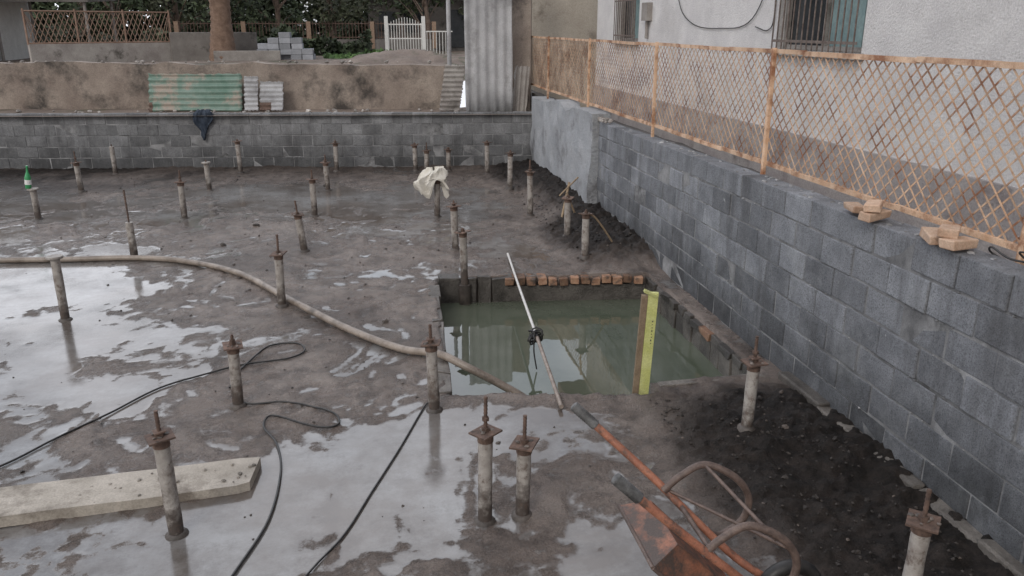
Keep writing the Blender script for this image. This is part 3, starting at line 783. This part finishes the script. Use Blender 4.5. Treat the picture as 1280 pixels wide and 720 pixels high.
for k in range(22):
    a_=k*2.4; el=R.uniform(-.3,1.1); c=Vector((px,py,7.8)); prev=None
    for j in range(26):
        s=j/25*2.8; p=c+Vector((math.cos(a_)*s*math.cos(el*.6),math.sin(a_)*s*math.cos(el*.6),s*math.sin(el)-.22*s*s))
        if prev is not None:
            d=(p-prev).normalized(); sd=d.cross(Vector((0,0,1))).normalized()
            for sg in (-1,1):
                tip=p+sd*sg*.5+d*.2-Vector((0,0,.2)); g.add([prev,p,tip],[(0,1,2)],0,R.uniform(.6,1.3))
        prev=p
g.obj("fronds",[M_leaf2],pe)
g=G(); g.box((-5.6,34.2,1.95),(3.2,.25,1.1),None,0,.6); g.box((-4.2,32.6,1.6),(2.4,.2,.5),None,0,.9); g.obj("low_concrete_wall",[M_conc],bevel=.02)
g=G()
for i in range(5):
    for j in range(5):
        for kz in range([3,4,5,4,2][i]):
            if R.random()<.93: g.box((-3.7+i*.42+R.uniform(-.03,.03),33.2+j*.22,1.58+kz*.205),(.4,.2,.195),Euler((0,0,R.uniform(-.06,.06))).to_matrix(),0,R.uniform(.9,1.5))
g.obj("concrete_block_pile",[generic("new_block",(.25,.26,.28),(.33,.34,.37),sc=3,bsc=40)])
g=G(); vs=[];nx2,ny2=40,16
for j in range(ny2+1):
    for i in range(nx2+1):
        x=-2+7*i/nx2;y=27+5*j/ny2; e_=math.sin(math.pi*i/nx2)*math.sin(math.pi*j/ny2)
        vs.append((x,y,1.35+.45*e_+.16*e_*float(fbm(np.array(x*1.4),np.array(y*1.4),3,4))))
g.add(vs,[(j*(nx2+1)+i,j*(nx2+1)+i+1,(j+1)*(nx2+1)+i+1,(j+1)*(nx2+1)+i) for j in range(ny2) for i in range(nx2)],0,1,True)
g.obj("dirt_mound",[M_dirt])
e=empty("white_building")
g=G(); g.box((-17.2,36,3.3),(7,6,4.2),None,0); g.obj("walls",[M_white],e)
g=G(); g.box((-17.2,36,5.5),(7.6,6.6,.25),None,0); g.obj("roof",[M_roof],e)
g=G(); g.box((-13.68,34.5,2.6),(.05,1.0,2.0),None,0); g.box((-16.8,32.98,3.9),(1.0,.05,.7),None,0); g.obj("door",[M_blueglass],e)
e=empty("carport")
g=G(); g.box((-12.0,37,3.75),(3.6,4,.14),Euler((.04,0,0)).to_matrix(),0,.5); g.obj("roof",[M_conc],e)
g=G()
for x in (-13.6,-10.4):
    for y in (35.2,38.8): g.tube([(x,y,1.4),(x,y,3.75)],.06,8,0)
g.obj("columns",[M_conc],e)
a_=Vector((-11.3,31.5,0)); b_=Vector((-7.2,34.4,0))
e=empty("garden_fence")
g=G(); d=(b_-a_); Ln=d.length; d.normalize(); ang=math.atan2(d.y,d.x)
g.box(((a_+b_)/2+Vector((0,0,1.75))),(Ln,.2,.75),Euler((0,0,ang)).to_matrix(),0,1.2); g.obj("base_wall",[M_conc],e)
g=G()
k=0
while k<Ln:
    for sg in (-1,1):
        p0=a_+d*k; p1=a_+d*min(max(k+sg*.5,0),Ln)
        g.tube([p0+Vector((0,0,2.15)),p1+Vector((0,0,3.2))],.014,4,0)
    k+=.17
for z in (2.15,3.22): g.tube([a_+Vector((0,0,z)),b_+Vector((0,0,z))],.03,6,0)
for s in (0,.33,.66,1): g.tube([a_.lerp(b_,s)+Vector((0,0,2.1)),a_.lerp(b_,s)+Vector((0,0,3.3))],.035,6,0)
g.obj("lattice",[generic("rust_brown",(.24,.15,.11),(.36,.25,.19),sc=5)],e)
e=empty("street_railing")
g=G(); g.box((-2.5,43,1.75),(12.5,.2,.7),None,0,.6); g.obj("base_wall",[M_conc],e)
g=G(); x=-8.7
while x<3.8: g.tube([(x,43,2.1),(x,43,2.95)],.02,5,0); x+=.16
for z in (2.2,2.85): g.box((-2.5,43,z),(12.5,.04,.04),None,0)
for x in (-8.7,-5.6,-2.5,.6,3.7): g.box((x,43,2.3),(.2,.3,1.3),None,1,.55)
g.obj("bars",[M_rust,M_tanbrick],e)
e=empty("white_gate"); g=G()
for s in range(13):
    x=1.25+s*.12; t=2.85+.25*math.sin(math.pi*s/12); g.tube([(x,38,1.5),(x,38,t)],.018,6,0)
for z in (1.6,2.2,2.8): g.box((1.97,38,z),(1.5,.04,.05),None,0)
for x in (1.15,2.8): g.box((x,38,2.3),(.16,.16,1.7),None,0)
for s in range(8): g.tube([(2.95+s*.14,38,1.5),(2.95+s*.14,38,2.5)],.016,6,0)
g.box((3.5,38,2.5),(1.2,.04,.05),None,0)
g.obj("bars",[M_white],e)
e=empty("street_house")
g=G(); g.box((4.5,50,3.0),(8,6,3.2),None,0,.55); g.obj("walls",[M_conc],e)
g=G(); g.add([(0,46.4,4.3),(9,46.4,4.3),(9,53.6,4.3),(0,53.6,4.3),(1.5,50,5.9),(7.5,50,5.9)],[(0,1,5,4),(1,2,5),(2,3,4,5),(3,0,4),(3,2,1,0)],0); g.obj("roof",[M_roof],e)
g=G(); g.box((3,46.97,3),(1.2,.06,1.2),None,0); g.box((5.5,46.97,2.6),(1,.06,2.0),None,0); g.box((1.5,46.97,3),(.9,.06,1.0),None,0); g.obj("windows",[M_blueglass],e)

# ------------------------------------------------------------ light and sky
w=bpy.data.worlds.new("World"); SC.world=w; w.use_nodes=True; t=w.node_tree
sky=t.nodes.new("ShaderNodeTexSky"); sky.sky_type='NISHITA'; sky.sun_disc=False
sky.sun_elevation=math.radians(38); sky.sun_rotation=math.radians(215); sky.dust_density=4; sky.air_density=1.2
hs_=t.nodes.new("ShaderNodeHueSaturation"); hs_.inputs["Saturation"].default_value=.45; t.links.new(sky.outputs[0],hs_.inputs["Color"])
tc=t.nodes.new("ShaderNodeTexCoord"); nz=t.nodes.new("ShaderNodeTexNoise"); nz.inputs["Scale"].default_value=3.0; nz.inputs["Detail"].default_value=6
t.links.new(tc.outputs["Generated"],nz.inputs["Vector"])
rp=t.nodes.new("ShaderNodeValToRGB"); rp.color_ramp.elements[0].position=.38; rp.color_ramp.elements[1].position=.6; t.links.new(nz.outputs["Fac"],rp.inputs[0])
mx=t.nodes.new("ShaderNodeMix"); mx.data_type='RGBA'; t.links.new(rp.outputs[0],mx.inputs[0]); t.links.new(hs_.outputs[0],mx.inputs[6]); mx.inputs[7].default_value=(6.3,6.45,6.9,1)
dt=t.nodes.new("ShaderNodeVectorMath"); dt.operation='DOT_PRODUCT'; t.links.new(tc.outputs["Generated"],dt.inputs[0]); dt.inputs[1].default_value=(-.42,.78,.46)
mr=t.nodes.new("ShaderNodeMapRange"); t.links.new(dt.outputs["Value"],mr.inputs[0])
mr.inputs[1].default_value=.2; mr.inputs[2].default_value=1.0; mr.inputs[3].default_value=.8; mr.inputs[4].default_value=2.5
vm=t.nodes.new("ShaderNodeVectorMath"); vm.operation='SCALE'; t.links.new(mx.outputs[2],vm.inputs[0]); t.links.new(mr.outputs[0],vm.inputs["Scale"])
bg=t.nodes["Background"]; bg.inputs[1].default_value=.125; t.links.new(vm.outputs[0],bg.inputs[0])
sd=bpy.data.lights.new("sun",'SUN'); sd.energy=.8; sd.angle=math.radians(14); sd.color=(1,.96,.9)
so=bpy.data.objects.new("sun",sd); SC.collection.objects.link(so)
so.rotation_euler=(math.radians(52),0,math.radians(-35))
SC.view_settings.view_transform='Standard'; SC.view_settings.look='None'; SC.view_settings.exposure=0

cam=bpy.data.cameras.new("camera"); cam.lens=1005/1280*36; cam.sensor_width=36; cam.clip_end=1500
co_=bpy.data.objects.new("camera",cam); SC.collection.objects.link(co_)
co_.location=(0,0,2.7); co_.rotation_euler=(math.radians(72),0,math.radians(-10.2)); SC.camera=co_
